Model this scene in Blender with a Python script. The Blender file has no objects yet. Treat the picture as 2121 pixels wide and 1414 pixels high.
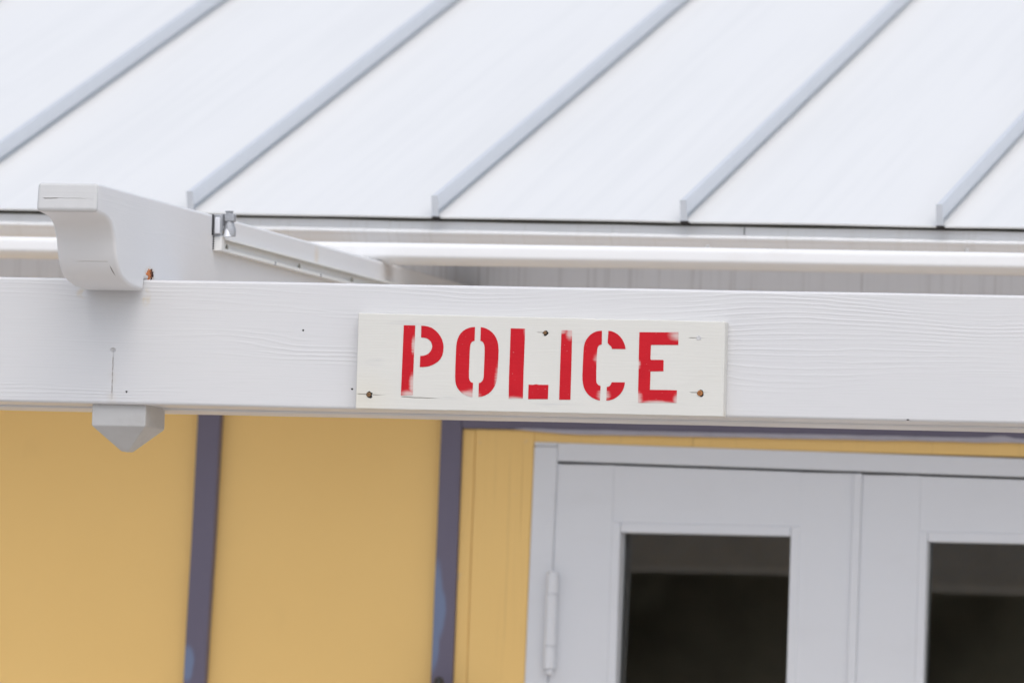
import bpy, bmesh, math, random
from mathutils import Vector, Matrix, noise
R = math.radians
scn = bpy.context.scene
COL = scn.collection

# ------------------------------------------------------------------ camera
cam = bpy.data.cameras.new('camera')
camo = bpy.data.objects.new('camera', cam)
COL.objects.link(camo)
scn.camera = camo
PITCH, YAW, ROLL = R(3.3537), R(14.8022), 0.032
fw = Vector((-math.sin(YAW)*math.cos(PITCH), math.cos(YAW)*math.cos(PITCH), math.sin(PITCH)))
ri = Vector((math.cos(YAW), math.sin(YAW), 0)); up = ri.cross(fw)
r2 = ri*math.cos(ROLL)+up*math.sin(ROLL); u2 = up*math.cos(ROLL)-ri*math.sin(ROLL)
m = Matrix((r2, u2, -fw)).transposed().to_4x4(); m.translation = Vector((2.9942, -11.4982, 1.6374))
camo.matrix_world = m
cam.sensor_fit = 'HORIZONTAL'; cam.sensor_width = 36.0
cam.lens = 36.0*17000/2121
cam.clip_start = 0.1; cam.clip_end = 2000
cam.dof.use_dof = True
cam.dof.focus_distance = 11.85
cam.dof.aperture_fstop = 7.5

# ------------------------------------------------------------------ light
SUN_DIR = Vector((0.20, -0.62, 0.94)).normalized()       # towards the brightest part of the overcast: in front of the wall
SUN_EL = math.asin(SUN_DIR.z); SUN_AZ = math.atan2(SUN_DIR.x, SUN_DIR.y)
w = bpy.data.worlds.new('World'); scn.world = w; w.use_nodes = True
nt = w.node_tree; nt.nodes.clear()
wo = nt.nodes.new('ShaderNodeOutputWorld'); bg = nt.nodes.new('ShaderNodeBackground')
sky = nt.nodes.new('ShaderNodeTexSky'); sky.sky_type = 'NISHITA'; sky.sun_disc = False
sky.sun_elevation = SUN_EL; sky.sun_rotation = SUN_AZ
sky.air_density = 1.0; sky.dust_density = 2.5; sky.ozone_density = 1.0
hs = nt.nodes.new('ShaderNodeHueSaturation'); hs.inputs['Saturation'].default_value = 0.55   # overcast: greyed sky
nt.links.new(sky.outputs[0], hs.inputs['Color']); nt.links.new(hs.outputs[0], bg.inputs[0])
bg.inputs[1].default_value = 0.15
nt.links.new(bg.outputs[0], wo.inputs[0])
sl = bpy.data.lights.new('sun', 'SUN'); sl.energy = 0.5; sl.angle = R(70); sl.color = (1.0, 0.985, 0.96)
so = bpy.data.objects.new('sun', sl); COL.objects.link(so)
so.rotation_euler = SUN_DIR.to_track_quat('Z', 'Y').to_euler()
so.location = (-3, -6, 9)
vs = scn.view_settings
vs.view_transform = 'Standard'; vs.look = 'None'; vs.gamma = 1.0; vs.exposure = 0.50; vs.use_curve_mapping = False

# ------------------------------------------------------------------ node helpers
class S:
    """wraps a socket so that maths on it builds nodes"""
    def __init__(s, g, k): s.g, s.k = g, k
    def __add__(s, o): return s.g.m('ADD', s, o)
    def __radd__(s, o): return s.g.m('ADD', o, s)
    def __sub__(s, o): return s.g.m('SUBTRACT', s, o)
    def __rsub__(s, o): return s.g.m('SUBTRACT', o, s)
    def __mul__(s, o): return s.g.m('MULTIPLY', s, o)
    def __rmul__(s, o): return s.g.m('MULTIPLY', o, s)
    def __truediv__(s, o): return s.g.m('DIVIDE', s, o)
class G:
    def __init__(g, name):
        g.mat = bpy.data.materials.new(name); g.mat.use_nodes = True
        g.t = g.mat.node_tree; g.t.nodes.clear()
        g.out = g.t.nodes.new('ShaderNodeOutputMaterial')
        g.b = g.t.nodes.new('ShaderNodeBsdfPrincipled')
        g.t.links.new(g.b.outputs[0], g.out.inputs[0])
        pn = g.t.nodes.new('ShaderNodeNewGeometry'); sx = g.t.nodes.new('ShaderNodeSeparateXYZ')
        g.t.links.new(pn.outputs['Position'], sx.inputs[0])
        g.x, g.y, g.z = (S(g, sx.outputs[i]) for i in range(3))
    def put(g, v, sock):
        if isinstance(v, S): g.t.links.new(v.k, sock)
        else:
            if hasattr(sock.default_value, '__len__') and len(sock.default_value) == 4 and len(v) == 3: v = (*v, 1)
            sock.default_value = v
    def m(g, op, a, b=None, c=None, clamp=False):
        n = g.t.nodes.new('ShaderNodeMath'); n.operation = op; n.use_clamp = clamp
        for i, v in enumerate((a, b, c)):
            if v is not None: g.put(v, n.inputs[i])
        return S(g, n.outputs[0])
    def clamp(g, a): return g.m('ADD', a, 0.0, clamp=True)
    def ss(g, v, a, b):
        n = g.t.nodes.new('ShaderNodeMapRange'); n.interpolation_type = 'SMOOTHSTEP'
        g.put(v, n.inputs[0]); n.inputs[1].default_value = a; n.inputs[2].default_value = b
        return S(g, n.outputs[0])
    def noise(g, x, y, z, scale=1.0, detail=2.0, rough=0.5):
        c = g.t.nodes.new('ShaderNodeCombineXYZ')
        for i, v in enumerate((x, y, z)): g.put(v, c.inputs[i])
        n = g.t.nodes.new('ShaderNodeTexNoise'); g.t.links.new(c.outputs[0], n.inputs['Vector'])
        n.inputs['Scale'].default_value = scale; n.inputs['Detail'].default_value = detail; n.inputs['Roughness'].default_value = rough
        return S(g, n.outputs[0])
    def mix(g, f, a, b):
        n = g.t.nodes.new('ShaderNodeMix'); n.data_type = 'RGBA'; n.clamp_factor = True
        g.put(f, n.inputs[0]); g.put(a, n.inputs[6]); g.put(b, n.inputs[7])
        return S(g, n.outputs[2])
    def ell(g, u, v, cu, cv, ru, rv, k=2.0):
        a = (u-cu)/ru; b = (v-cv)/rv
        d = g.m('SQRT', a*a+b*b)
        return g.m('MULTIPLY', 1.0-d, k, clamp=True)
    def bump(g, h, dist=0.001, strength=1.0):
        n = g.t.nodes.new('ShaderNodeBump'); n.inputs['Distance'].default_value = dist; n.inputs['Strength'].default_value = strength
        g.put(h, n.inputs['Height']); g.t.links.new(n.outputs[0], g.b.inputs['Normal'])
    def fin(g, col, rough=0.5, spec=0.4, metal=0.0):
        g.put(col, g.b.inputs['Base Color']); g.put(rough, g.b.inputs['Roughness'])
        g.b.inputs['Specular IOR Level'].default_value = spec; g.b.inputs['Metallic'].default_value = metal
        return g.mat

def grain_height(g, u, v, seed=0.0, freq=170.0, lo=0.44, hi=0.62):
    """raised flat-sawn grain: contour lines of a stretched noise, running along u"""
    n1 = g.noise(u*1.3+seed, 0.0, v*4.0, 1.0, 2.0)
    n2 = g.noise(u*6.0+seed, 3.0, v*30.0, 1.0, 3.0)
    n3 = g.noise(u*22.0+seed, 5.0, v*120.0, 1.0, 2.0)
    h = v+n1*0.11+n2*0.010+n3*0.0018
    s = g.m('SINE', h*(freq*2*math.pi))
    s = s*0.5+0.5; s = g.m('POWER', s, 3.0)
    mask = g.ss(g.noise(u*1.0+seed, 7.0, v*13.0+n1*2.0, 1.0, 3.0), lo, hi)
    broken = g.ss(g.noise(u*5.0+seed, 9.0, v*75.0, 1.0, 3.0), 0.34, 0.62)
    long_ = g.ss(g.noise(u*1.7+seed, 2.0, v*210.0+n1*9.0, 1.0, 2.0), 0.60, 0.74)
    fine = g.noise(u*12.0, seed, v*380.0, 1.0, 3.0)
    return s*mask*(0.25+0.75*broken)+long_*0.35, fine

# ------------------------------------------------------------------ materials
WHITE = (0.80, 0.80, 0.80)
def m_beam():
    g = G('painted beam wood')
    gr, fine = grain_height(g, g.x, g.z, 4.3, 150.0, 0.45, 0.62)
    blot = g.noise(g.x*2.2, g.y*2.2, g.z*5.0, 1.0, 3.0)
    col = g.mix(blot, (0.62, 0.62, 0.633), (0.675, 0.67, 0.665))
    col = g.mix(g.ss(fine, 0.55, 0.75)*0.10, col, (0.48, 0.48, 0.47))
    col = g.mix(g.ss(g.noise(g.x*9, g.y*9, g.z*60.0, 1.0, 4.0), 0.62, 0.8)*0.25, col, (0.70, 0.69, 0.66))
    brk = g.noise(g.x*60, 0.0, g.z*60, 1.0, 3.0)
    st = g.ell(g.x, g.z, -0.699, 2.3945, 0.013, 0.010, 1.3)+g.ell(g.x, g.z, -0.6035, 2.391, 0.010, 0.016, 1.3)
    col = g.mix(g.m('MULTIPLY', st, g.ss(brk, 0.35, 0.6)*0.55, clamp=True), col, (0.60, 0.47, 0.25))
    # filled butt joint of the two beam lengths, opened as a hairline near the bottom
    front = g.m('LESS_THAN', g.y, 0.02)
    xx = g.x+(g.noise(0.0, 0.0, g.z*70, 1.0, 3.0)-0.5)*0.003
    jl = 1.0-g.ss(g.m('ABSOLUTE', xx+0.6497), 0.0003, 0.0011)
    jz = g.ss(g.z, 2.236, 2.25)*(1.0-g.ss(g.z, 2.300, 2.316))
    jn = g.ss(g.noise(0.0, 1.0, g.z*120, 1.0, 2.0), 0.40, 0.52)*0.75+0.25
    joint = jl*jz*front
    halo = (1.0-g.ss(g.m('ABSOLUTE', xx+0.6497), 0.001, 0.011))*(1.0-g.ss(g.z, 2.24, 2.32))*front
    col = g.mix(halo*0.30*g.ss(brk, 0.3, 0.7), col, (0.62, 0.56, 0.47))
    col = g.mix(joint*jn*0.65, col, (0.27, 0.23, 0.19))
    dent = g.ell(g.x, g.z, -0.6505, 2.3118, 0.005, 0.004, 2.0)*front
    col = g.mix(dent*0.55, col, (0.33, 0.32, 0.31))
    # undersides mixed slightly darker and warmer
    tint = g.m('LESS_THAN', g.z, 2.2265+g.x*-0.0028)
    col = g.mix(tint*0.35, col, (0.55, 0.50, 0.44))
    g.bump(gr*0.43+fine*0.20-joint*1.0-dent*2.0, 0.00075, 1.0)
    return g.fin(col, 0.46, 0.45)
def m_rafter():
    g = G('painted rafter wood')
    gr, fine = grain_height(g, g.y, g.z, 1.7, 120.0, 0.55, 0.75)
    blot = g.noise(g.x*5, g.y*3, g.z*5, 1.0, 3.0)
    col = g.mix(blot, (0.70, 0.70, 0.715), (0.75, 0.745, 0.735))
    side = g.m('GREATER_THAN', g.x, -0.607)
    brk = g.noise(g.x*150, g.y*150, g.z*150, 1.0, 4.0)
    a = g.ell(g.y, g.z, 0.0245, 2.4255, 0.030, 0.0135, 1.4)*side
    col = g.mix(a*g.ss(brk, 0.36, 0.6)*0.9, col, (0.62, 0.42, 0.20))
    s2 = g.ell(g.y, g.z, 1.325, 2.524, 0.040, 0.022, 1.2)*side
    col = g.mix(s2*0.45, col, (0.48, 0.40, 0.32))
    s3 = g.ell(g.y, g.z, 0.90, 2.518, 0.018, 0.022, 1.2)*side
    col = g.mix(s3*0.4, col, (0.70, 0.55, 0.36))
    endg = g.m('LESS_THAN', g.y, -0.2385)
    col = g.mix(endg*(0.55+0.25*g.noise(g.x*40, 0.0, g.z*40, 1.0, 4.0)), col, (0.49, 0.49, 0.485))
    # checks in the end grain and across the ogee
    fr = g.m('LESS_THAN', g.y, -0.20)
    zz = g.z+(g.noise(g.x*45, 0.0, 0.0, 1.0, 2.0)-0.5)*0.004
    ck = (1.0-g.ss(g.m('ABSOLUTE', zz-2.5155), 0.0002, 0.0011))*g.ss(g.x, -0.688, -0.684)*(1.0-g.ss(g.x, -0.632, -0.612))*fr
    ck = ck*(0.35+0.65*(1.0-g.ss(g.x, -0.668, -0.662)))
    col = g.mix(ck*0.85, col, (0.16, 0.14, 0.13))
    og = g.m('LESS_THAN', g.y, -0.08)*g.m('LESS_THAN', g.x, -0.611)
    zz2 = g.z+(g.noise(g.x*35, 5.0, 0.0, 1.0, 2.0)-0.5)*0.003
    ck2 = (1.0-g.ss(g.m('ABSOLUTE', zz2-2.4325), 0.0002, 0.0010))*g.ss(g.x, -0.675, -0.66)*(1.0-g.ss(g.x, -0.622, -0.619))*og
    col = g.mix(ck2*0.35, col, (0.35, 0.31, 0.28))
    ck3 = g.ell(g.x+(g.z-2.42)*0.25, g.z, -0.6165, 2.4205, 0.0013, 0.008, 2.0)*og
    col = g.mix(ck3*0.8, col, (0.15, 0.13, 0.12))
    g.bump(gr*0.2+g.noise(g.x*90, g.y*30, g.z*90, 1.0, 4.0)*0.35-ck-ck2*0.5, 0.0007, 1.0)
    return g.fin(col, 0.48, 0.45)
def m_white(name, col=WHITE, rough=0.45, streak=False, bumpd=0.0004, tint=(0.6, 0.57, 0.52), da=0.25, spec=0.45):
    g = G(name)
    if streak:
        n = g.noise(g.x*70, g.y*2, g.z*0.8, 1.0, 4.0, 0.65)
        f = g.ss(n, 0.50, 0.72)
        f = f*0.55+g.ss(g.noise(g.x*130+9, 0.0, g.z*2.5, 1.0, 3.0), 0.60, 0.68)*0.7
        f = g.m('MULTIPLY', f, 1.0, clamp=True)
    else:
        f = g.ss(g.noise(g.x*6, g.y*6, g.z*14, 1.0, 5.0, 0.6), 0.5, 0.8)
    c = g.mix(f*da, col, tint)  # dirt colour mixed in by noise
    g.bump(g.noise(g.x*40, g.y*40, g.z*40, 1.0, 4.0), bumpd, 1.0)
    return g.fin(c, rough, spec)
def m_roof():
    g = G('white metal roofing')
    n = g.noise(g.x*3.2, g.y*1.1, 0.0, 1.0, 2.0)
    st = g.noise(g.x*34, g.y*0.9, 0.0, 1.0, 4.0, 0.6)*0.6+g.noise(g.x*5.0, g.y*0.8, 3.0, 1.0, 3.0)*0.4
    c = g.mix(g.ss(st, 0.42, 0.66)*0.5, (0.755, 0.75, 0.73), (0.69, 0.69, 0.675))
    c = g.mix(g.ss(g.noise(g.x*8, g.y*8, 2.0, 1.0, 4.0), 0.6, 0.8)*0.18, c, (0.70, 0.70, 0.70))
    g.bump(n*1.0+g.noise(g.x*160, g.y*160, 0.0, 1.0, 2.0)*0.004, 0.010, 0.5)
    return g.fin(c, 0.38, 0.5)
def m_sign():
    g = G('off white sign paint')
    st = g.noise(g.x*16, 0.0, g.z*330, 1.0, 4.0, 0.6)
    bl = g.noise(g.x*9, 0.0, g.z*16, 1.0, 4.0)
    c = g.mix(bl, (0.645, 0.635, 0.59), (0.70, 0.69, 0.645))
    c = g.mix(g.ss(st, 0.58, 0.78)*0.25, c, (0.66, 0.64, 0.60))
    # grey scuffs
    for cu, cv, ru, rv in ((-0.195, 2.358, 0.055, 0.006), (0.168, 2.301, 0.020, 0.004), (0.075, 2.334, 0.030, 0.005), (-0.12, 2.250, 0.03, 0.004), (0.03, 2.243, 0.05, 0.004), (-0.245, 2.300, 0.02, 0.008)):
        c = g.mix(g.ell(g.x, g.z, cu, cv, ru, rv, 1.2)*g.ss(st, 0.4, 0.62)*0.5, c, (0.50, 0.50, 0.50))
    # yellowed corner, hairline checks running from the screws
    c = g.mix(g.ell(g.x, g.z, -0.262, 2.245, 0.06, 0.05, 1.0)*0.22, c, (0.70, 0.62, 0.42))
    w_ = (g.noise(g.x*40, 0.0, 0.0, 1.0, 3.0)-0.5)*0.003
    chk = None
    for zc, xa, xb, sl_ in ((2.2528, -0.272, -0.222, -0.02), (2.2500, -0.205, -0.138, -0.03), (2.3467, -0.004, 0.022, 0.0), (2.3425, 0.222, 0.252, 0.0), (2.2640, 0.226, 0.262, 0.0)):
        zz = g.z+w_-(g.x-xa)*sl_
        k = (1.0-g.ss(g.m('ABSOLUTE', zz-zc), 0.0002, 0.0009))*g.ss(g.x, xa, xa+0.006)*(1.0-g.ss(g.x, xb-0.03, xb))
        chk = k if chk is None else g.m('MAXIMUM', chk, k)
    c = g.mix(chk*0.75, c, (0.20, 0.18, 0.15))
    # edge wear: bare greyish wood along the right hand end and chips along the top
    e = g.ss(g.x, 0.2745, 0.2785)*g.ss(g.noise(g.x*80, g.y*200, g.z*90, 1.0, 4.0), 0.38, 0.6)
    c = g.mix(e*0.35, c, (0.55, 0.54, 0.51))
    g.bump(st*0.5+bl*0.3-chk*1.5, 0.0006, 1.0)
    return g.fin(c, 0.5, 0.4)
def m_letter():
    g = G('red stencil paint')
    st = g.noise(g.x*22, 0.0, g.z*420, 1.0, 4.0, 0.65)
    bl = g.noise(g.x*22, 4.0, g.z*30, 1.0, 3.0)
    red = g.mix(bl, (0.47, 0.007, 0.016), (0.60, 0.011, 0.021))
    red = g.mix(g.ss(st, 0.60, 0.75)*0.35, red, (0.62, 0.05, 0.07))
    f = None
    # thin spots where the spray missed: x, z, half width, half height
    for cx, cz, rx, rz in ((-0.187, 2.3255, 0.004, 0.016), (-0.187, 2.268, 0.006, 0.020), (-0.191, 2.2545, 0.016, 0.007),
                           (-0.1005, 2.2535, 0.020, 0.011), (-0.0565, 2.275, 0.008, 0.034), (-0.015, 2.348, 0.008, 0.012), (-0.032, 2.249, 0.022, 0.006),
                           (0.0475, 2.3465, 0.008, 0.012), (0.030, 2.349, 0.018, 0.005), (0.094, 2.311, 0.012, 0.012), (0.100, 2.258, 0.012, 0.010),
                           (0.209, 2.3455, 0.018, 0.009), (0.150, 2.2515, 0.010, 0.016), (0.210, 2.253, 0.008, 0.012), (0.182, 2.2485, 0.030, 0.004), (0.150, 2.303, 0.005, 0.008)):
        k = g.ell(g.x, g.z, cx, cz, rx*1.15, rz*1.15, 1.25)
        f = k if f is None else g.m('MAXIMUM', f, k)
    soft = g.noise(g.x*70, 8.0, g.z*160, 1.0, 3.0)
    thin = g.ss(f+((st-0.5)*1.0+(soft-0.5)*0.5)*g.ss(f, 0.0, 0.4), 0.10, 1.05)
    c = g.mix(thin*0.72, red, (0.67, 0.62, 0.58))
    spk = g.ss(g.noise(g.x*260, 1.0, g.z*420, 1.0, 1.0), 0.72, 0.76)
    c = g.mix(spk*0.22, c, (0.78, 0.62, 0.60))
    g.bump(st, 0.0004, 1.0)
    return g.fin(c, 0.55, 0.2)
def m_wall(name, seed=0.0, grain=False):
    g = G(name)
    bl = g.noise(g.x*3+seed, g.y, g.z*2.2, 1.0, 4.0)
    c = g.mix(bl, (0.87, 0.575, 0.205), (0.91, 0.615, 0.23))
    c = g.mix(g.ss(g.noise(g.x*11+seed, 2.0, g.z*7, 1.0, 5.0), 0.6, 0.8)*0.16, c, (0.66, 0.43, 0.17))
    h = g.noise(g.x*120, g.y*60, g.z*120, 1.0, 3.0)*0.3
    if grain:
        st = g.noise(g.x*110+seed, 0.0, g.z*2.2, 1.0, 4.0, 0.6)
        c = g.mix(g.ss(st, 0.56, 0.70)*0.30, c, (0.62, 0.40, 0.16))
        ck = g.ss(g.noise(g.x*150+2, 1.0, g.z*1.1, 1.0, 2.0), 0.70, 0.75)
        c = g.mix(ck*0.5, c, (0.45, 0.29, 0.12))
        chip = g.ss(g.noise(g.x*45, 5.0, g.z*30, 1.0, 3.0), 0.70, 0.74)
        c = g.mix(chip*0.35, c, (0.62, 0.50, 0.38))
        h = h+st*1.2-ck
    g.bump(h, 0.0008, 1.0)
    return g.fin(c, 0.55, 0.35)
def m_slate():
    g = G('slate purple trim paint')
    bl = g.noise(g.x*14, g.y*4, g.z*3, 1.0, 4.0)
    c = g.mix(bl, (0.135, 0.122, 0.178), (0.165, 0.150, 0.208))
    blue = None
    wob = (g.noise(g.x*30, 0.0, g.z*16, 1.0, 3.0)-0.5)*0.014
    for cx, cz, rx, rz in ((-0.676, 2.010, 0.018, 0.078), (-0.669, 1.990, 0.016, 0.055), (-0.677, 1.940, 0.014, 0.060), (-1.110, 1.892, 0.0135, 0.036)):
        k = g.ell(g.x+wob, g.z, cx, cz, rx, rz, 3.0); blue = k if blue is None else g.m('MAXIMUM', blue, k)
    c = g.mix(g.m('MULTIPLY', blue, 0.78, clamp=True), c, (0.185, 0.250, 0.400))
    g.bump(g.noise(g.x*70, g.y*30, g.z*9, 1.0, 4.0), 0.0006, 1.0)
    return g.fin(c, 0.5, 0.4)
def m_plain(name, col, rough=0.5, spec=0.4, metal=0.0, var=0.12, sc=60.0, bumpd=0.0003):
    g = G(name)
    n = g.noise(g.x*sc, g.y*sc, g.z*sc, 1.0, 4.0)
    c = g.mix(n, tuple(v*(1-var) for v in col), tuple(min(1, v*(1+var)) for v in col))
    g.bump(n, bumpd, 1.0)
    return g.fin(c, rough, spec, metal)
def m_rust(name, seed=0.0):
    g = G(name)
    n = g.noise(g.x*330+seed, g.y*330, g.z*330, 1.0, 3.0)
    c = g.mix(g.ss(n-(g.y-0.0225)*22.0, 0.34, 0.56), (0.045, 0.018, 0.014), (0.58, 0.20, 0.07))
    g.bump(n, 0.001, 1.0)
    return g.fin(c, 0.8, 0.2)
def m_glass():
    g = G('window glass')
    t = g.t
    tr = t.nodes.new('ShaderNodeBsdfTransparent'); tr.inputs[0].default_value = (0.80, 0.82, 0.80, 1)
    gl = t.nodes.new('ShaderNodeBsdfGlossy'); gl.inputs['Roughness'].default_value = 0.02
    lw = t.nodes.new('ShaderNodeFresnel'); lw.inputs[0].default_value = 1.85
    mx = t.nodes.new('ShaderNodeMixShader')
    t.links.new(lw.outputs[0], mx.inputs[0]); t.links.new(tr.outputs[0], mx.inputs[1]); t.links.new(gl.outputs[0], mx.inputs[2])
    t.nodes.remove(g.b); t.links.new(mx.outputs[0], g.out.inputs[0])
    return g.mat
def m_ground():
    g = G('pale concrete ground')
    n = g.noise(g.x*0.7, g.y*0.7, 0.0, 1.0, 6.0)
    c = g.mix(n, (0.48, 0.445, 0.41), (0.57, 0.535, 0.495))
    g.bump(g.noise(g.x*30, g.y*30, 0.0, 1.0, 4.0), 0.003, 1.0)
    return g.fin(c, 0.85, 0.2)
def m_leaf():
    g = G('dark leaves')
    n = g.noise(g.x*0.9, g.y*0.9, g.z*0.9, 1.0, 3.0)
    c = g.mix(n, (0.085, 0.075, 0.045), (0.16, 0.14, 0.09))
    return g.fin(c, 0.6, 0.2)

M = dict(beam=m_beam(), rafter=m_rafter(), roof=m_roof(), seam=m_plain('seam metal with shade and sky cast', (0.585, 0.61, 0.645), 0.45, 0.45, 0.0, 0.03, 30.0),  # seams: white roof metal with side shade and sky cast put into the colour
         sign=m_sign(), letter=m_letter(),
         wall=m_wall('yellow wall paint'), casing=m_wall('yellow casing paint', 3.0, True), slate=m_slate(),
         frieze=m_white('weathered white frieze', (0.85, 0.875, 0.92), 0.6, True, tint=(0.50, 0.50, 0.52), da=0.6),
         fascia=m_white('white fascia paint', (0.86, 0.86, 0.865), 0.4, True, tint=(0.70, 0.68, 0.64), da=0.3),
         rail=m_white('white rail paint', (0.82, 0.82, 0.82), 0.55, False, 0.0003, (0.60, 0.56, 0.52), 0.3, 0.25),
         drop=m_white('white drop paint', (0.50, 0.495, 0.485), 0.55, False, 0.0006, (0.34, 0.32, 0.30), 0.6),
         door=m_white('pale grey door paint', (0.735, 0.755, 0.79), 0.4, False, 0.0002, (0.60, 0.60, 0.61), 0.15),
         plastic=m_white('white track plastic', (0.80, 0.80, 0.78), 0.35, False, 0.0001),
         caulk=m_plain('lavender grey caulk', (0.42, 0.41, 0.47), 0.6),
         dark=m_plain('dark gap shade and clip tone', (0.30, 0.285, 0.24), 0.9, 0.1),  # eave gap's shade put into the sub-fascia colour; also on track clips
         alu=m_plain('dull aluminium', (0.40, 0.41, 0.43), 0.55, 0.4, 0.5, 0.35, 420, 0.0012),
         alulight=m_plain('bright aluminium', (0.72, 0.73, 0.76), 0.5, 0.5, 0.3),
         black=m_plain('black enamel', (0.02, 0.02, 0.021), 0.4, 0.5),
         hole=m_plain('nail hole and gap shadow', (0.03, 0.027, 0.025), 0.9, 0.1),
         rust=m_rust('rust'), screw=m_plain('rusty screw head', (0.40, 0.17, 0.06), 0.6, 0.4, 0.3, 0.4, 500),
         brown=m_plain('brown screw head', (0.23, 0.13, 0.06), 0.6, 0.4, 0.3, 0.5, 500),
         filler=m_plain('grey filler', (0.55, 0.55, 0.55), 0.7, 0.2, 0.0, 0.3, 300),
         glass=m_glass(), room=m_plain('dim room paint', (0.42, 0.345, 0.275), 0.8, 0.2, 0.0, 0.5, 7.0),
         ground=m_ground(), leaf=m_leaf(), bark=m_plain('bark', (0.06, 0.045, 0.035), 0.9, 0.1))

# ------------------------------------------------------------------ mesh helpers
def obj(name, bm, mat, parent=None, bevel=0.0, smooth=True, seg=2, angle=32):
    bmesh.ops.recalc_face_normals(bm, faces=bm.faces[:])
    me = bpy.data.meshes.new(name)
    if parent is not None:
        bmesh.ops.translate(bm, verts=bm.verts[:], vec=-origin(parent))
    bm.to_mesh(me); bm.free()
    me.materials.append(mat)
    o = bpy.data.objects.new(name, me); COL.objects.link(o)
    if parent is not None: o.parent = parent
    if smooth:
        me.polygons.foreach_set('use_smooth', [True]*len(me.polygons))
        if bevel <= 0:
            sh = [e for e in me.edges]
            me.set_sharp_from_angle(angle=R(35))
    if bevel > 0:
        b = o.modifiers.new('bevel', 'BEVEL'); b.width = bevel; b.segments = seg
        b.limit_method = 'ANGLE'; b.angle_limit = R(angle); b.harden_normals = True
    return o
def origin(o):
    v = Vector((0, 0, 0))
    while o is not None: v = v+o.location; o = o.parent
    return v
def thing(name, label, cat, loc):
    o = bpy.data.objects.new(name, None); COL.objects.link(o); o.location = loc
    o.empty_display_size = 0.1
    o['label'] = label; o['category'] = cat
    return o
def wob(p, a, f):
    if a == 0: return p
    n = noise.noise_vector(Vector((p.x*f+11.3, p.y*f*3, p.z*f*3)))
    return p+Vector((0, n.y*a, n.z*a))
def prism(prof, x0, x1, n=1, s=0.0, a=0.0, f=6.0, bm=None, lean=0.0):
    """closed (y,z) outline swept along x; s = fall of z per metre of x; a = hand-made waviness"""
    bm = bm or bmesh.new()
    rows = []
    for i in range(n+1):
        x = x0+(x1-x0)*i/n
        rows.append([bm.verts.new(wob(Vector((x, y, z+s*x)), a, f)) for y, z in prof])
    k = len(prof)
    for i in range(n):
        for j in range(k):
            bm.faces.new((rows[i][j], rows[i][(j+1) % k], rows[i+1][(j+1) % k], rows[i+1][j]))
    bm.faces.new(rows[0]); bm.faces.new(rows[-1][::-1])
    return bm
def box(x0, x1, y0, y1, z0, z1, bm=None, s=0.0, n=1, a=0.0, f=6.0):
    return prism([(y0, z0), (y1, z0), (y1, z1), (y0, z1)], x0, x1, n, s, a, f, bm)
def upright(x0, x1, y0, y1, z0, z1, lean0=0.0, lean1=0.0, zr=0.0, n=12, a=0.0, bm=None):
    """vertical board whose two edges may lean: x = x0 + lean*(z-zr)"""
    bm = bm or bmesh.new(); rows = []
    for i in range(n+1):
        z = z0+(z1-z0)*i/n
        d = noise.noise(Vector((x0*9, z*5, 1.0)))*a
        rows.append([bm.verts.new(Vector((x, y, z))) for x, y in
                     ((x0+lean0*(z-zr)+d, y0), (x1+lean1*(z-zr)+d, y0), (x1+lean1*(z-zr)+d, y1), (x0+lean0*(z-zr)+d, y1))])
    for i in range(n):
        for j in range(4):
            bm.faces.new((rows[i][j], rows[i][(j+1) % 4], rows[i+1][(j+1) % 4], rows[i+1][j]))
    bm.faces.new(rows[0]); bm.faces.new(rows[-1])
    return bm
def lathe(prof, c, n=20, axis='z', bm=None):
    bm = bm or bmesh.new(); rows = []
    for r_, h in prof:
        ring = []
        for i in range(n):
            t = 2*math.pi*i/n; u, v = r_*math.cos(t), r_*math.sin(t)
            p = {'z': (u, v, h), 'y': (u, h, v), 'x': (h, u, v)}[axis]
            ring.append(bm.verts.new(Vector(c)+Vector(p)))
        rows.append(ring)
    for a_, b_ in zip(rows, rows[1:]):
        for i in range(n): bm.faces.new((a_[i], a_[(i+1) % n], b_[(i+1) % n], b_[i]))
    bm.faces.new(rows[0]); bm.faces.new(rows[-1])
    return bm
def catmull(pts, k=4):
    out = []
    for i in range(len(pts)-1):
        p0 = pts[max(0, i-1)]; p1 = pts[i]; p2 = pts[i+1]; p3 = pts[min(len(pts)-1, i+2)]
        for j in range(k):
            t = j/k
            out.append(tuple(0.5*((2*p1[d])+(-p0[d]+p2[d])*t+(2*p0[d]-5*p1[d]+4*p2[d]-p3[d])*t*t+(-p0[d]+3*p1[d]-3*p2[d]+p3[d])*t**3) for d in (0, 1)))
    out.append(pts[-1]); return out

# ------------------------------------------------------------------ ground and far trees
g_ = bmesh.new()
vv = [g_.verts.new(p) for p in ((-300, -300, 0), (300, -300, 0), (300, 300, 0), (-300, 300, 0))]; g_.faces.new(vv)
go = obj('ground', g_, M['ground'], smooth=False); go['kind'] = 'structure'
random.seed(5)
tb = bmesh.new()
for k in range(30):
    cx = -34+k*1.7+random.uniform(-1, 1); cy = -38+random.uniform(-3, 3); hgt = random.uniform(8.0, 10.0)
    for i in range(900):
        rr = math.sqrt(random.random()); th_ = random.uniform(0, 6.28)
        top_ = hgt*(1-0.30*rr*rr)
        p = Vector((cx+2.4*rr*math.cos(th_), cy+2.2*rr*math.sin(th_), top_*random.random()**0.8))
        q = Matrix.Rotation(random.uniform(0, 6.28), 3, Vector((random.gauss(0, 1), random.gauss(0, 1), random.gauss(0, 1))).normalized())
        s_ = random.uniform(0.35, 0.65)
        tb.faces.new([tb.verts.new(p+q @ Vector((a_*s_, b_*s_, 0))) for a_, b_ in ((-1, 0), (0, -0.6), (1, 0), (0, 0.6))])
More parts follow.
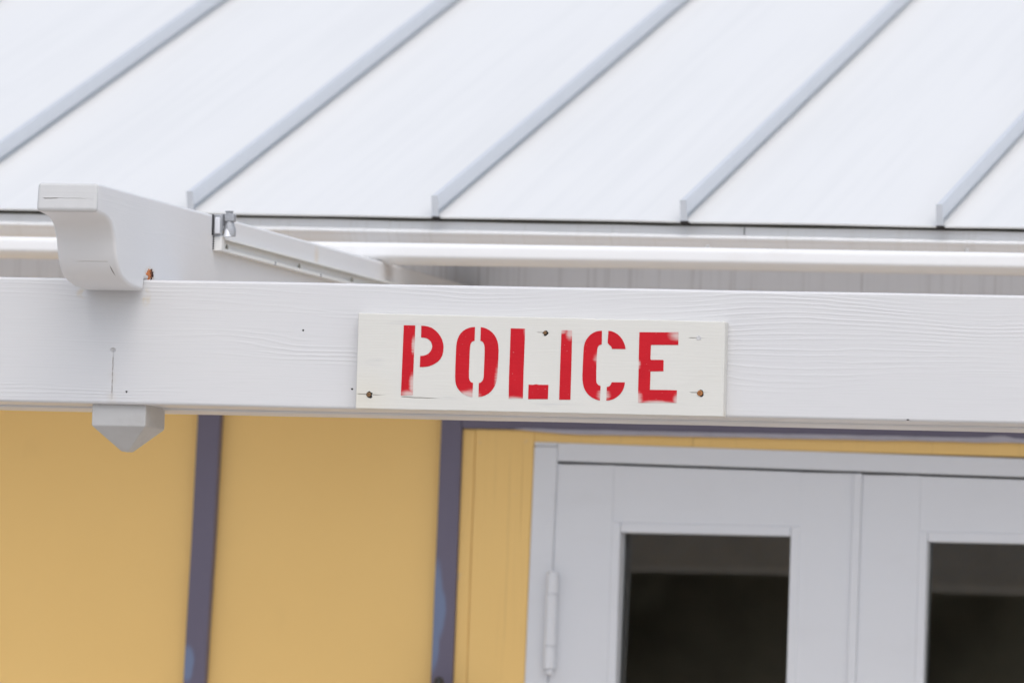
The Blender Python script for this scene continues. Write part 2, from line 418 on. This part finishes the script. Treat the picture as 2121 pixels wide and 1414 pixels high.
tl = obj('treeline', tb, M['leaf'], smooth=False); tl['kind'] = 'stuff'
tl['label'] = 'dark trees facing the building, dimly mirrored in the door glass'

# ------------------------------------------------------------------ building
B = thing('building', 'yellow building with white standing seam metal roof, slate purple battens and glazed double doors', 'building', (0, 1.95, 0))
YW = 1.95
bm = box(-4.0, -0.5140, YW, 2.07, 0, 2.60)
box(0.620, 4.0, YW, 2.07, 0, 2.60, bm)
box(-0.5140, 0.620, YW, 2.07, 2.272, 2.60, bm)
obj('wall', bm, M['wall'], B, smooth=False)
obj('batten', upright(-1.1059, -1.0649, 1.930, YW, 0, 2.46, 0.0222, 0.0275, 2.3166, 40, 0.0008), M['slate'], B, 0.002)
obj('batten', upright(-0.6740, -0.6376, 1.930, YW, 0, 2.46, 0.0096, 0.0070, 2.3155, 40, 0.0008), M['slate'], B, 0.002)
# slate header over the doors with a ragged painted lower edge
obj('header_board', prism([(1.9285, 2.3026), (YW, 2.3026), (YW, 2.46), (1.9285, 2.46)], -0.6372, 4.0, 220, -0.0006, 0.0006, 9), M['slate'], B, 0.0015)
cb = bmesh.new(); n_ = 130; rows = []
for i in range(n_+1):
    x = -0.545+(2.2)*i/n_
    t = min(1.0, i/5)
    up_ = 2.3034+0.0012*noise.noise(Vector((x*22, 1, 0)))+0.0022*max(0, noise.noise(Vector((x*9, 4, 0))))
    if abs(x-0.293) < 0.012: up_ += 0.003
    dn = 2.3026-0.0066*t-0.0014*noise.noise(Vector((x*18, 2, 0)))
    rows.append([cb.verts.new((x, 1.9262, up_)), cb.verts.new((x, 1.9262, dn)), cb.verts.new((x, 1.9345, dn)), cb.verts.new((x, 1.9345, up_))])
for a_, b_ in zip(rows, rows[1:]):
    for j in range(4): cb.faces.new((a_[j], a_[(j+1) % 4], b_[(j+1) % 4], b_[j]))
cb.faces.new(rows[0]); cb.faces.new(rows[-1])
obj('caulk_strip', cb, M['caulk'], B)
# yellow casing boards round the doors
cs = upright(-0.6374, -0.6150, 1.9385, YW, 0, 2.3022, 0.007, 0.004, 2.30, 24, 0.0004)
upright(-0.6142, -0.5112, 1.9360, YW, 0, 2.3022, 0.004, 0.0095, 2.28, 24, 0.0005, cs)
box(-0.5112, 0.640, 1.9362, YW, 2.2752, 2.3022, cs, -0.0058, 24, 0.0004)
upright(0.625, 0.740, 1.9360, YW, 0, 2.3022, 0, 0, 0, 4, 0, cs)
obj('casing', cs, M['casing'], B, 0.0015)
# white door frame: jambs and head
fr = upright(-0.5104, -0.4695, 1.9330, 2.06, 0, 2.2750, 0.0095, 0.0120, 2.28, 16, 0.0003)
box(-0.4695, 0.566, 1.9335, 2.06, 2.2441, 2.2752, fr, -0.0140, 1)
box(-0.5104, -0.4695, 1.9330, 2.06, 2.2758, 2.2822, fr, 0, 1)
upright(0.566, 0.6255, 1.9330, 2.06, 0, 2.2735, 0, 0, 0, 2, 0, fr)
obj('door_frame', fr, M['door'], B, 0.002)

def leaf(x0, x1, gx0, gx1, gz0, gz1, lean_, yaw_, s):
    yf, yb = 1.9365, 1.982
    zt = 2.2398
    d = upright(x0, gx0-0.0145, yf, yb, 0.02, zt+0.5*s*(x0+gx0), 0.0120 if x0 < 0 else 0.0046, 0.001, 2.24, 8)
    upright(gx1+0.0155, x1, yf+0.0002, yb, 0.02, zt+0.5*s*(x1+gx1), 0.003, 0.004, 2.24, 8, 0, d)
    box(gx0-0.0145, gx1+0.0155, yf+0.0004, yb, gz1+0.0120, zt, d, s)
    box(gx0-0.0145, gx1+0.0155, yf+0.0009, yb, 0.02, gz0-0.018, d, 0)
    D = obj('door', d, M['door'], B, 0.0007)
    b_ = box(gx0-0.0155, gx0, yf-0.0018, yb-0.002, gz0-0.016, gz1+0.0178)
    box(gx1, gx1+0.0165, yf-0.0018, yb-0.002, gz0-0.016, gz1+0.0178, b_)
    box(gx0+0.0002, gx1-0.0002, yf-0.0016, yb-0.002, gz1, gz1+0.0172, b_, 0)
    box(gx0, gx1, yf-0.0016, yb, gz0-0.016, gz0, b_)
    obj('glazing_bead', b_, M['door'], D, 0.0025)
    pb = bmesh.new()                                       # the glass leans back a little in its rebate
    q = [[pb.verts.new((x, y+(z-gz0)*math.tan(R(lean_))-(x-gx1)*math.tan(R(yaw_))+t, z)) for x, z in ((gx0-0.004, gz0-0.004), (gx1+0.004, gz0-0.004), (gx1+0.004, gz1+0.004), (gx0-0.004, gz1+0.004))] for y, t in ((1.9435, 0), (1.9435, 0.004))]
    for k in range(4): pb.faces.new((q[0][k], q[0][(k+1) % 4], q[1][(k+1) % 4], q[1][k]))
    pb.faces.new(q[0]); pb.faces.new(q[1])
    obj('pane', pb, M['glass'], D, smooth=False)
    return D
D1 = leaf(-0.4694, 0.0438, -0.3562, -0.0617, 1.62, 2.1324, 1.45, 2.8, -0.0140)
D2 = leaf(0.0590, 0.5650, 0.1729, 0.4680, 1.62, 2.1283, 1.85, 0.0, -0.0140)
obj('astragal', upright(0.0441, 0.0588, 1.9315, 1.9700, 0.02, 2.2400, 0.004, 0.0046, 2.24, 6), M['door'], D2, 0.002)
hb = lathe([(0.0, 1.8890), (0.0050, 1.8895), (0.0075, 1.8935), (0.0055, 1.8975), (0.0055, 1.8985)], (-0.4690, 1.9215, 0), 18)
for za, zb_ in ((1.8988, 1.9370), (1.9374, 2.0248), (2.0252, 2.0600)):
    lathe([(0.0086, za), (0.0098, za+0.0012), (0.0098, zb_-0.0012), (0.0086, zb_)], (-0.4690+(za-1.97)*0.010, 1.9215, 0), 18, 'z', hb)
lathe([(0.0098, 2.0600), (0.0088, 2.0625), (0.005, 2.0640), (0.0, 2.0642)], (-0.4681, 1.9215, 0), 18, 'z', hb)
box(-0.4780, -0.4600, 1.9300, 1.9345, 1.90, 2.06, hb)
obj('hinge', hb, M['door'], D1)
# dim room behind the glass
rm = bmesh.new()
P = [(-1.2, 2.08, 0.03), (1.4, 2.08, 0.03), (1.4, 2.38, 0.03), (-1.2, 2.38, 0.03), (-1.2, 2.08, 2.5), (1.4, 2.08, 2.5), (1.4, 2.38, 2.5), (-1.2, 2.38, 2.5)]
V = [rm.verts.new(p) for p in P]
for q in ((0, 1, 2, 3), (4, 5, 6, 7), (3, 2, 6, 7), (0, 3, 7, 4), (1, 2, 6, 5)): rm.faces.new([V[i] for i in q])
obj('interior', rm, M['room'], B, smooth=False)

# eaves
obj('frieze_board', box(-4, 4, 1.9380, 1.9495, 2.462, 2.590, None, -0.002), M['frieze'], B, 0.002)
obj('soffit', box(-4, 4, 1.4230, 1.9375, 2.5765, 2.5885, None, -0.0040), M['rail'], B, smooth=False)
fb = prism([(1.372, 2.5943), (1.400, 2.5943), (1.400, 2.6087), (1.372, 2.6087)], -4, -0.0262, 150, -0.0052, 0.0013, 7)
prism([(1.372, 2.5943), (1.400, 2.5943), (1.400, 2.6087), (1.372, 2.6087)], -0.0242, 4, 150, -0.0052, 0.0009, 7, fb)
obj('fascia', fb, M['fascia'], B, 0.0008)
cm = catmull([(1.3715, 2.5943), (1.3620, 2.5935), (1.3582, 2.5908), (1.3592, 2.5873), (1.3645, 2.5833), (1.3705, 2.5773), (1.3780, 2.5708)], 4)+[(1.3995, 2.5708), (1.3995, 2.5938)]
CRM = obj('crown_moulding', prism(cm, -4, 4, 120, -0.0062, 0.0005, 5), M['fascia'], B)
obj('sub_fascia', box(-4, 4, 1.4012, 1.422, 2.596, 2.6235, None, -0.0052), M['dark'], B, smooth=False)
# roof: panels on a 17.4 degree slope with standing seams
SL = R(17.4); T = Vector((0, math.cos(SL), math.sin(SL))); NN = Vector((0, -math.sin(SL), math.cos(SL)))
E0 = Vector((0, 1.350, 2.6120)); RS = -0.0055; LEN = 4.3
rb = bmesh.new()
nx, ny = 170, 14
for top in (0.0028, 0.0):
    grid = []
    for i in range(nx+1):
        x = -4+8*i/nx; row = []
        for j in range(ny+1):
            d = (0.004 if j == 1 else LEN*max(0, (j-1)/(ny-1))**1.6)
            e = 0.0010*noise.noise(Vector((x*5, 0.3, 0))) if j < 2 else 0
            row.append(rb.verts.new(Vector((x, 0, RS*x))+E0+T*d+NN*(top+e)))
        grid.append(row)
    for i in range(nx):
        for j in range(ny): rb.faces.new((grid[i][j], grid[i+1][j], grid[i+1][j+1], grid[i][j+1]))
    if top: up_g = grid
for i in range(nx): rb.faces.new((up_g[i][0], up_g[i+1][0], grid[i+1][0], grid[i][0]))
RO = obj('roof', rb, M['roof'], B)
# one seam: upright leg with a wider folded cap, closed by a flat tab at the eave
def seam_bm(x, lean=0.0):
    b = bmesh.new()
    prof = [(-0.0052, 0.0020), (-0.0052, 0.0112), (-0.0053, 0.0130), (-0.0050, 0.0362), (-0.0040, 0.0382), (0.0040, 0.0382), (0.0050, 0.0362), (0.0052, 0.0145), (-0.0036, 0.0138), (-0.0036, 0.0020)]
    rows = []
    for d in (0.0, 0.5, 1.0, 1.6, 2.4, 3.3, LEN):
        c = Vector((x+lean*d, 0, RS*x))+E0+T*d
        rows.append([b.verts.new(c+Vector((u, 0, 0))+NN*v) for u, v in prof])
    k = len(prof)
    for a_, b_ in zip(rows, rows[1:]):
        for j in range(k): b.faces.new((a_[j], a_[(j+1) % k], b_[(j+1) % k], b_[j]))
    b.faces.new(rows[0]); b.faces.new(rows[-1])
    c = Vector((x, 0, RS*x))+E0
    vs_ = [[b.verts.new(c+Vector((u, 0, 0))+NN*v+T*t) for u, v in ((-0.0054, 0.0022), (0.0054, 0.0022), (0.0052, 0.0385), (-0.0052, 0.0385))] for t in (-0.0030, -0.0005)]
    for j in range(4): b.faces.new((vs_[0][j], vs_[0][(j+1) % 4], vs_[1][(j+1) % 4], vs_[1][j]))
    b.faces.new(vs_[0]); b.faces.new(vs_[1])
    return b
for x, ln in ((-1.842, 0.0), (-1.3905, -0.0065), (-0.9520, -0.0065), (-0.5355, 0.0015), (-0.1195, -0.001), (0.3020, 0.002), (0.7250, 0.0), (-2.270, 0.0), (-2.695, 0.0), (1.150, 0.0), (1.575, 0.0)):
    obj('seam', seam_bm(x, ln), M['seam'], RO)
    obj('gap_shadow', box(x-0.0060, x+0.0075, E0.y-0.0050, E0.y+0.010, E0.z+RS*x-0.0045, E0.z+RS*x+0.0026), M['hole'], RO, 0.001)  # dark box painted in as the shadow gap at the seam foot

# ------------------------------------------------------------------ pergola
PG = thing('pergola', 'white painted wooden pergola with a grainy beam and ogee ended rafter', 'pergola', (0, 0, 0))
BT, BB, BS = 2.4146, 2.2309, -0.0030
bf = obj('beam', prism([(0, BB), (0.089, BB), (0.089, BT), (0, BT)], -2.7, 2.2, 160, BS, 0.0007, 5), M['beam'], PG, 0.0045, seg=3)
br = obj('beam', prism([(0.0905, BB-0.0034), (0.190, BB-0.0034), (0.190, BT-0.002), (0.0905, BT-0.002)], -2.7, 2.2, 160, BS, 0.0008, 6), M['beam'], PG, 0.004)
og = [(-0.2407, 2.5391), (-0.2455, 2.4975)]
og += catmull([(-0.2400, 2.4962), (-0.2022, 2.4935), (-0.1759, 2.4875), (-0.1614, 2.4785), (-0.1497, 2.4640), (-0.1434, 2.4504), (-0.1368, 2.4365), (-0.1265, 2.4235), (-0.1111, 2.4130), (-0.089, 2.4060), (-0.0578, 2.4012)], 4)
og += [(-0.0052, 2.3992), (-0.0022, 2.4169), (1.9280, 2.4169), (1.9280, 2.5391)]
rf = obj('rafter', prism(og, -0.6965, -0.6050), M['rafter'], PG, 0.0055, seg=3, angle=38)
for x in (-2.35, 1.45):                                   # the next rafters along the beam
    c = rf.copy(); COL.objects.link(c); c.parent = PG; c.location = rf.location+Vector((x+0.65, 0, 0))
rail = catmull([(1.3150, 2.5340), (1.3215, 2.5420), (1.3215, 2.5620), (1.3100, 2.5684), (1.2960, 2.5684), (1.2860, 2.5676), (1.2805, 2.5648), (1.2788, 2.5610), (1.2786, 2.5560), (1.2786, 2.5500), (1.2790, 2.5462), (1.2815, 2.5432), (1.2890, 2.5395), (1.3000, 2.5358), (1.3150, 2.5340)], 3)[:-1]
obj('rail', prism(rail, -4.0, 4.0, 60, -0.0024, 0.0004, 3), M['rail'], PG)
db = bmesh.new()
zt_, zm, za_ = 2.2340, 2.2012, 2.1655
ring = lambda z, i_=0.0: [db.verts.new(p) for p in ((-0.6826+i_, 0.010+i_, z), (-0.5996-i_, 0.010+i_, z), (-0.5996-i_, 0.1060-i_, z), (-0.6826+i_, 0.1060-i_, z))]
r0, r1, r3 = ring(zt_), ring(zm), ring(za_, 0.036)
for a_, b_ in ((r0, r1), (r1, r3)):
    for j in range(4): db.faces.new((a_[j], a_[(j+1) % 4], b_[(j+1) % 4], b_[j]))
db.faces.new(r0); db.faces.new(r3)
obj('drop_finial', db, M['drop'], PG, 0.0018, angle=15)
for x in (-2.55, 2.05):
    obj('post', box(x-0.045, x+0.045, 0.05, 0.14, 0, 2.228), M['drop'], PG, 0.004)
def nail(x, z, r_, mat, par, name='nail_head', y=0.0, sq=1.0):
    b = bmesh.new(); c0 = Vector((x, y, z)); rg = []
    for i in range(12):
        t = 2*math.pi*i/12; q = r_*(1+0.55*noise.noise(Vector((x*50+math.cos(t)*1.6, z*50+math.sin(t)*1.6, 3))))
        rg.append((b.verts.new(c0+Vector((q*math.cos(t), 0.001, q*sq*math.sin(t)))), b.verts.new(c0+Vector((q*0.8*math.cos(t), -0.0005, q*0.8*sq*math.sin(t))))))
    for i in range(12): b.faces.new((rg[i][0], rg[(i+1) % 12][0], rg[(i+1) % 12][1], rg[i][1]))
    b.faces.new([q[1] for q in rg])
    return obj(name, b, mat, par)
for x, z, r_ in ((-0.3602, 2.3456, 0.0017), (-0.6272, 2.2511, 0.0017), (-0.2830, 2.2610, 0.0019)):
    nail(x, z, r_, M['hole'], bf)
for x, z in ((-0.0832, 2.5736), (0.3443, 2.5746)): nail(x, z, 0.0045, M['filler'], CRM, 'nail_head', 1.3615)
nail(0.5455, 2.2316, 0.0022, M['hole'], bf, 'nail_head', -0.0003, 0.4)
# rusted nail where the rafter side meets the beam
rn = bmesh.new(); c0 = Vector((-0.6052, 0.0235, 2.4265)); rg = []
for i in range(22):
    t = 2*math.pi*i/22; q = 1+0.85*noise.noise(Vector((math.cos(t)*3.4, math.sin(t)*3.4, 8)))
    rg.append((rn.verts.new(c0+Vector((-0.002, 0.0190*q*math.cos(t), 0.0075*q*math.sin(t)))), rn.verts.new(c0+Vector((0.0012, 0.0150*q*math.cos(t), 0.0060*q*math.sin(t))))))
for i in range(22): rn.faces.new((rg[i][0], rg[(i+1) % 22][0], rg[(i+1) % 22][1], rg[i][1]))
rn.faces.new([q[1] for q in rg])
obj('rusty_nail', rn, M['rust'], rf)

# ------------------------------------------------------------------ shade track and pulley bracket on the rafter side
XS = -0.6050
TK = thing('shade_track', 'white plastic channel track screwed along the side of the rafter', 'track', (XS, 0.345, 2.485))
z0, z1 = 2.4850, 2.5058
chn = [(XS, z0), (XS+0.0125, z0), (XS+0.0125, z0+0.0045), (XS+0.0110, z0+0.0045), (XS+0.0110, z0+0.0016), (XS+0.0014, z0+0.0016), (XS+0.0014, z1-0.0016), (XS+0.0110, z1-0.0016), (XS+0.0110, z1-0.0030), (XS+0.0125, z1-0.0030), (XS+0.0125, z1), (XS, z1)]
tb_ = bmesh.new(); rows = []
for i in range(26):
    y = 0.356+(1.86-0.356)*i/25
    rows.append([tb_.verts.new((u, y, v)) for u, v in chn])
for a_, b_ in zip(rows, rows[1:]):
    for j in range(12): tb_.faces.new((a_[j], a_[(j+1) % 12], b_[(j+1) % 12], b_[j]))
tb_.faces.new(rows[0]); tb_.faces.new(rows[-1])
obj('channel', tb_, M['plastic'], TK)
cp = box(XS-0.0002, XS+0.0135, 0.337, 0.3555, z0-0.0006, z1+0.0004)
obj('end_cap', cp, M['plastic'], TK, 0.0012)
tt = bmesh.new()
for i in range(6):
    zc = z0+0.0018+i*0.0034
    box(XS+0.0002, XS+0.0022, 0.3355, 0.3380, zc, zc+0.0018, tt)
obj('gasket', tt, M['black'], TK, smooth=False)
for y in (0.392, 0.786, 1.088):
    k = bmesh.new()
    lathe([(0.0, 0.0), (0.0028, 0.0002), (0.0020, 0.0075), (0.0, 0.0125)], (XS+0.0055, y, z0+0.0017), 10, 'z', k)
    obj('clip', k, M['dark'], TK)
for y in (0.63, 0.885):
    obj('clip', box(XS+0.0105, XS+0.0131, y-0.003, y+0.003, z0-0.0002, z0+0.0047), M['alu'], TK, smooth=False)
BK = thing('pulley_bracket', 'grey metal pulley bracket with a bolt on top of the rafter side', 'bracket', (XS, 0.34, 2.507))
kb = box(XS-0.0003, XS+0.0140, 0.334, 0.343, 2.5078, 2.5390)
obj('back_plate', kb, M['alu'], BK, 0.0012)
obj('cover', box(XS+0.0040, XS+0.0122, 0.3285, 0.3338, 2.5095, 2.5345), M['alulight'], BK, 0.0016, seg=3)
obj('edge_seal', box(XS-0.0002, XS+0.0014, 0.3290, 0.3338, 2.5078, 2.5388), M['black'], BK, smooth=False)
hx, hy = XS+0.0215, 0.350
obj('pulley_housing', lathe([(0.0030, 2.5300), (0.0062, 2.5296), (0.0072, 2.5250), (0.0090, 2.5205), (0.0098, 2.5150), (0.0098, 2.5075), (0.0, 2.5070)], (hx, hy, 0), 20), M['alu'], BK)
obj('pulley_cone', lathe([(0.0, 2.5190), (0.0036, 2.5186), (0.0062, 2.5100), (0.0072, 2.5062), (0.0, 2.5060)], (hx-0.0012, hy-0.0055, 0), 16), M['alulight'], BK)
obj('clamp_block', box(hx-0.0070, hx+0.0082, hy-0.007, hy+0.007, 2.5295, 2.5410), M['alu'], BK, 0.0012)
obj('bolt', lathe([(0.0052, 2.5396), (0.0056, 2.5402), (0.0056, 2.5440), (0.0068, 2.5444), (0.0068, 2.5456), (0.0, 2.5458)], (hx-0.001, hy, 0), 6), M['alu'], BK)
obj('clamp_jaw', box(hx-0.0125, hx-0.0085, hy-0.006, hy+0.006, 2.5230, 2.5412), M['alu'], BK, 0.001)
obj('pivot_pin', lathe([(0.0026, -0.0060), (0.0026, 0.010), (0.0, 0.0105)], (hx-0.0090, hy-0.006, 2.5128), 12, 'y'), M['dark'], BK)

# ------------------------------------------------------------------ sign
SG = thing('sign', 'off white wooden board stencilled POLICE in red, screwed to the white beam', 'sign', (0, 0, 2.23))
sb = bmesh.new(); rows = []
n_ = 90
for i in range(n_+1):
    t = i/n_
    x_t, x_b = -0.2721+(0.2774+0.2721)*t, -0.2716+(0.2785+0.2716)*t
    zt2 = 2.3711-0.0042*t+0.00045*noise.noise(Vector((t*16, 3, 0)))
    if 0.61 < t < 0.78: zt2 -= 0.0012*max(0, noise.noise(Vector((t*60, 9, 0)))+0.25)
    zb2 = 2.2318-0.0019*t+0.0004*noise.noise(Vector((t*16, 5, 0)))
    rows.append([sb.verts.new(p) for p in ((x_t, -0.019, zt2), (x_b, -0.019, zb2), (x_b, -0.0002, zb2), (x_t, -0.0002, zt2))])
for a_, b_ in zip(rows, rows[1:]):
    for j in range(4): sb.faces.new((a_[j], a_[(j+1) % 4], b_[(j+1) % 4], b_[j]))
sb.faces.new(rows[0]); sb.faces.new(rows[-1])
SB = obj('board', sb, M['sign'], SG, 0.0014)
LETTERS = [('P', [[(-2026, 542), (-1853, 542), (-1855, 308), (-1858, 140), (-1859, -27), (-1859, -236), (-1856, -472), (-2036, -480), (-2034, -308), (-2032, -141), (-2029, 138)], [(-1762, 539), (-1705, 537), (-1661, 529), (-1603, 511), (-1551, 477), (-1507, 438), (-1469, 390), (-1439, 335), (-1422, 280), (-1416, 231), (-1419, 168), (-1431, 113), (-1458, 61), (-1493, 21), (-1535, -7), (-1585, -33), (-1627, -49), (-1699, -60), (-1764, -63), (-1762, 100), (-1719, 102), (-1676, 116), (-1641, 134), (-1613, 165), (-1595, 200), (-1586, 235), (-1592, 270), (-1607, 305), (-1633, 333), (-1662, 352), (-1706, 364), (-1759, 368)]]),
           ('O', [[(-953, 533), (-999, 530), (-1042, 519), (-1085, 502), (-1127, 475), (-1162, 441), (-1189, 402), (-1209, 353), (-1220, 304), (-1226, 248), (-1227, 151), (-1229, -44), (-1228, -183), (-1223, -252), (-1211, -308), (-1190, -352), (-1163, -386), (-1130, -418), (-1093, -442), (-1052, -462), (-1009, -475), (-961, -484), (-955, -278), (-977, -273), (-996, -260), (-1011, -238), (-1019, -207), (-1023, -124), (-1022, 15), (-1021, 154), (-1019, 231), (-1014, 272), (-1005, 300), (-987, 321), (-953, 333)], [(-866, 532), (-820, 526), (-776, 511), (-732, 488), (-692, 457), (-658, 421), (-631, 380), (-611, 334), (-598, 286), (-588, 203), (-588, 106), (-590, -5), (-593, -117), (-599, -200), (-610, -263), (-627, -312), (-651, -356), (-681, -396), (-720, -430), (-765, -456), (-815, -473), (-868, -482), (-869, -281), (-843, -271), (-821, -252), (-806, -226), (-799, -183), (-797, -37), (-796, 158), (-799, 241), (-807, 280), (-822, 310), (-842, 327), (-866, 333)]]),
           ('L', [[(-416, 521), (-310, 521), (-201, 519), (-201, 390), (-202, 279), (-203, 84), (-204, -96), (-203, -304), (-202, -494), (-305, -495), (-413, -498), (-417, -336), (-419, -169), (-418, -3), (-417, 164), (-417, 358)], [(-122, -289), (-55, -291), (-9, -281), (31, -289), (103, -288), (174, -288), (173, -395), (172, -494), (24, -496), (-122, -500), (-123, -393)]]),
           ('I', [[(344, 506), (420, 508), (501, 506), (504, 401), (505, 290), (507, 96), (508, -98), (508, -292), (509, -497), (424, -497), (341, -500), (341, -322), (341, -156), (341, 10), (342, 176), (343, 357)]]),
           ('C', [[(947, 508), (902, 505), (859, 495), (817, 476), (778, 448), (744, 413), (715, 371), (697, 328), (685, 272), (682, 210), (680, 99), (678, -12), (677, -137), (680, -206), (689, -261), (703, -313), (724, -357), (754, -398), (792, -434), (836, -463), (887, -486), (949, -500), (951, -395), (952, -291), (923, -279), (901, -260), (890, -238), (885, -202), (881, -92), (880, 47), (882, 158), (885, 234), (894, 273), (911, 296), (951, 314)], [(1044, 509), (1090, 504), (1136, 488), (1181, 463), (1220, 429), (1253, 389), (1277, 348), (1296, 303), (1307, 249), (1212, 249), (1105, 248), (1099, 269), (1087, 287), (1065, 303), (1038, 333), (1038, 382), (1040, 409)], [(1116, -234), (1213, -233), (1313, -231), (1308, -271), (1298, -313), (1281, -354), (1255, -394), (1222, -429), (1185, -457), (1143, -480), (1094, -493), (1045, -498), (1045, -400), (1045, -303), (1073, -296), (1094, -282), (1107, -259)]]),
           ('E', [[(1506, 496), (1645, 498), (1801, 499), (1957, 501), (2084, 505), (2087, 412), (2087, 321), (1892, 319), (1700, 316), (1682, 309), (1681, 212), (1681, 113), (1690, 100), (1785, 101), (1867, 102), (1878, 91), (1879, 8), (1880, -61), (1790, -64), (1688, -67), (1688, -202), (1688, -333), (1884, -331), (2088, -333), (2089, -430), (2088, -513), (1904, -515), (1706, -518), (1518, -523), (1513, -330), (1512, -136), (1509, 30), (1507, 195), (1506, 348)]])]
for ch, polys in LETTERS:
    b = bmesh.new()
    for pl in polys:
        f_ = [b.verts.new((x*0.0001, -0.01945, 2.3+z*0.0001)) for x, z in pl]
        g2 = [b.verts.new((x*0.0001, -0.01905, 2.3+z*0.0001)) for x, z in pl]
        b.faces.new(f_)
        for j in range(len(pl)): b.faces.new((f_[j], f_[(j+1) % len(pl)], g2[(j+1) % len(pl)], g2[j]))
    o = obj('letter', b, M['letter'], SG, smooth=False)
    o['label'] = 'red stencilled letter '+ch
def screw(x, z, r_, mat, hole, hr):
    h = nail(x+0.0007, z-0.0005, hr, M['hole'], SG, 'screw', -0.0192)
    b = lathe([(r_, 0.0), (r_*0.92, -0.0010), (r_*0.45, -0.0013), (r_*0.40, -0.0004), (0.0, -0.0003)], (x, -0.0195, z), 16, 'y')
    obj('screw_head', b, mat, h)
    return h
screw(0.0099, 2.3466, 0.0026, M['brown'], True, 0.0046)['label'] = 'dark screw sunk in the top edge above the letters'
screw(-0.2520, 2.2524, 0.0034, M['brown'], True, 0.0056)['label'] = 'brown rusted screw'
screw(0.2432, 2.2632, 0.0042, M['screw'], False, 0.0052)['label'] = 'orange rusted screw'
nail(0.2385, 2.3425, 0.0042, M['filler'], SG, 'screw', -0.0191)['label'] = 'painted over screw'

# ------------------------------------------------------------------ fixture whose top just shows on the slate batten
LP = thing('wall_lamp', 'small black fixture with a rounded top on the slate batten beside the door', 'wall lamp', (-0.6505, 1.93, 1.80))
obj('cap', lathe([(0.0, 1.8802), (0.0035, 1.8796), (0.0066, 1.8772), (0.0080, 1.8735), (0.0090, 1.8700), (0.0130, 1.8670), (0.0260, 1.8560), (0.0400, 1.8400), (0.0420, 1.8370), (0.0, 1.8365)], (-0.6505, 1.8830, 0), 22), M['black'], LP)
obj('body', lathe([(0.0, 1.8364), (0.030, 1.8363), (0.034, 1.770), (0.028, 1.690), (0.012, 1.680), (0.0, 1.679)], (-0.6505, 1.8830, 0), 8), M['black'], LP)
obj('bracket', box(-0.6600, -0.6410, 1.8950, 1.9298, 1.74, 1.765), M['black'], LP, 0.002)
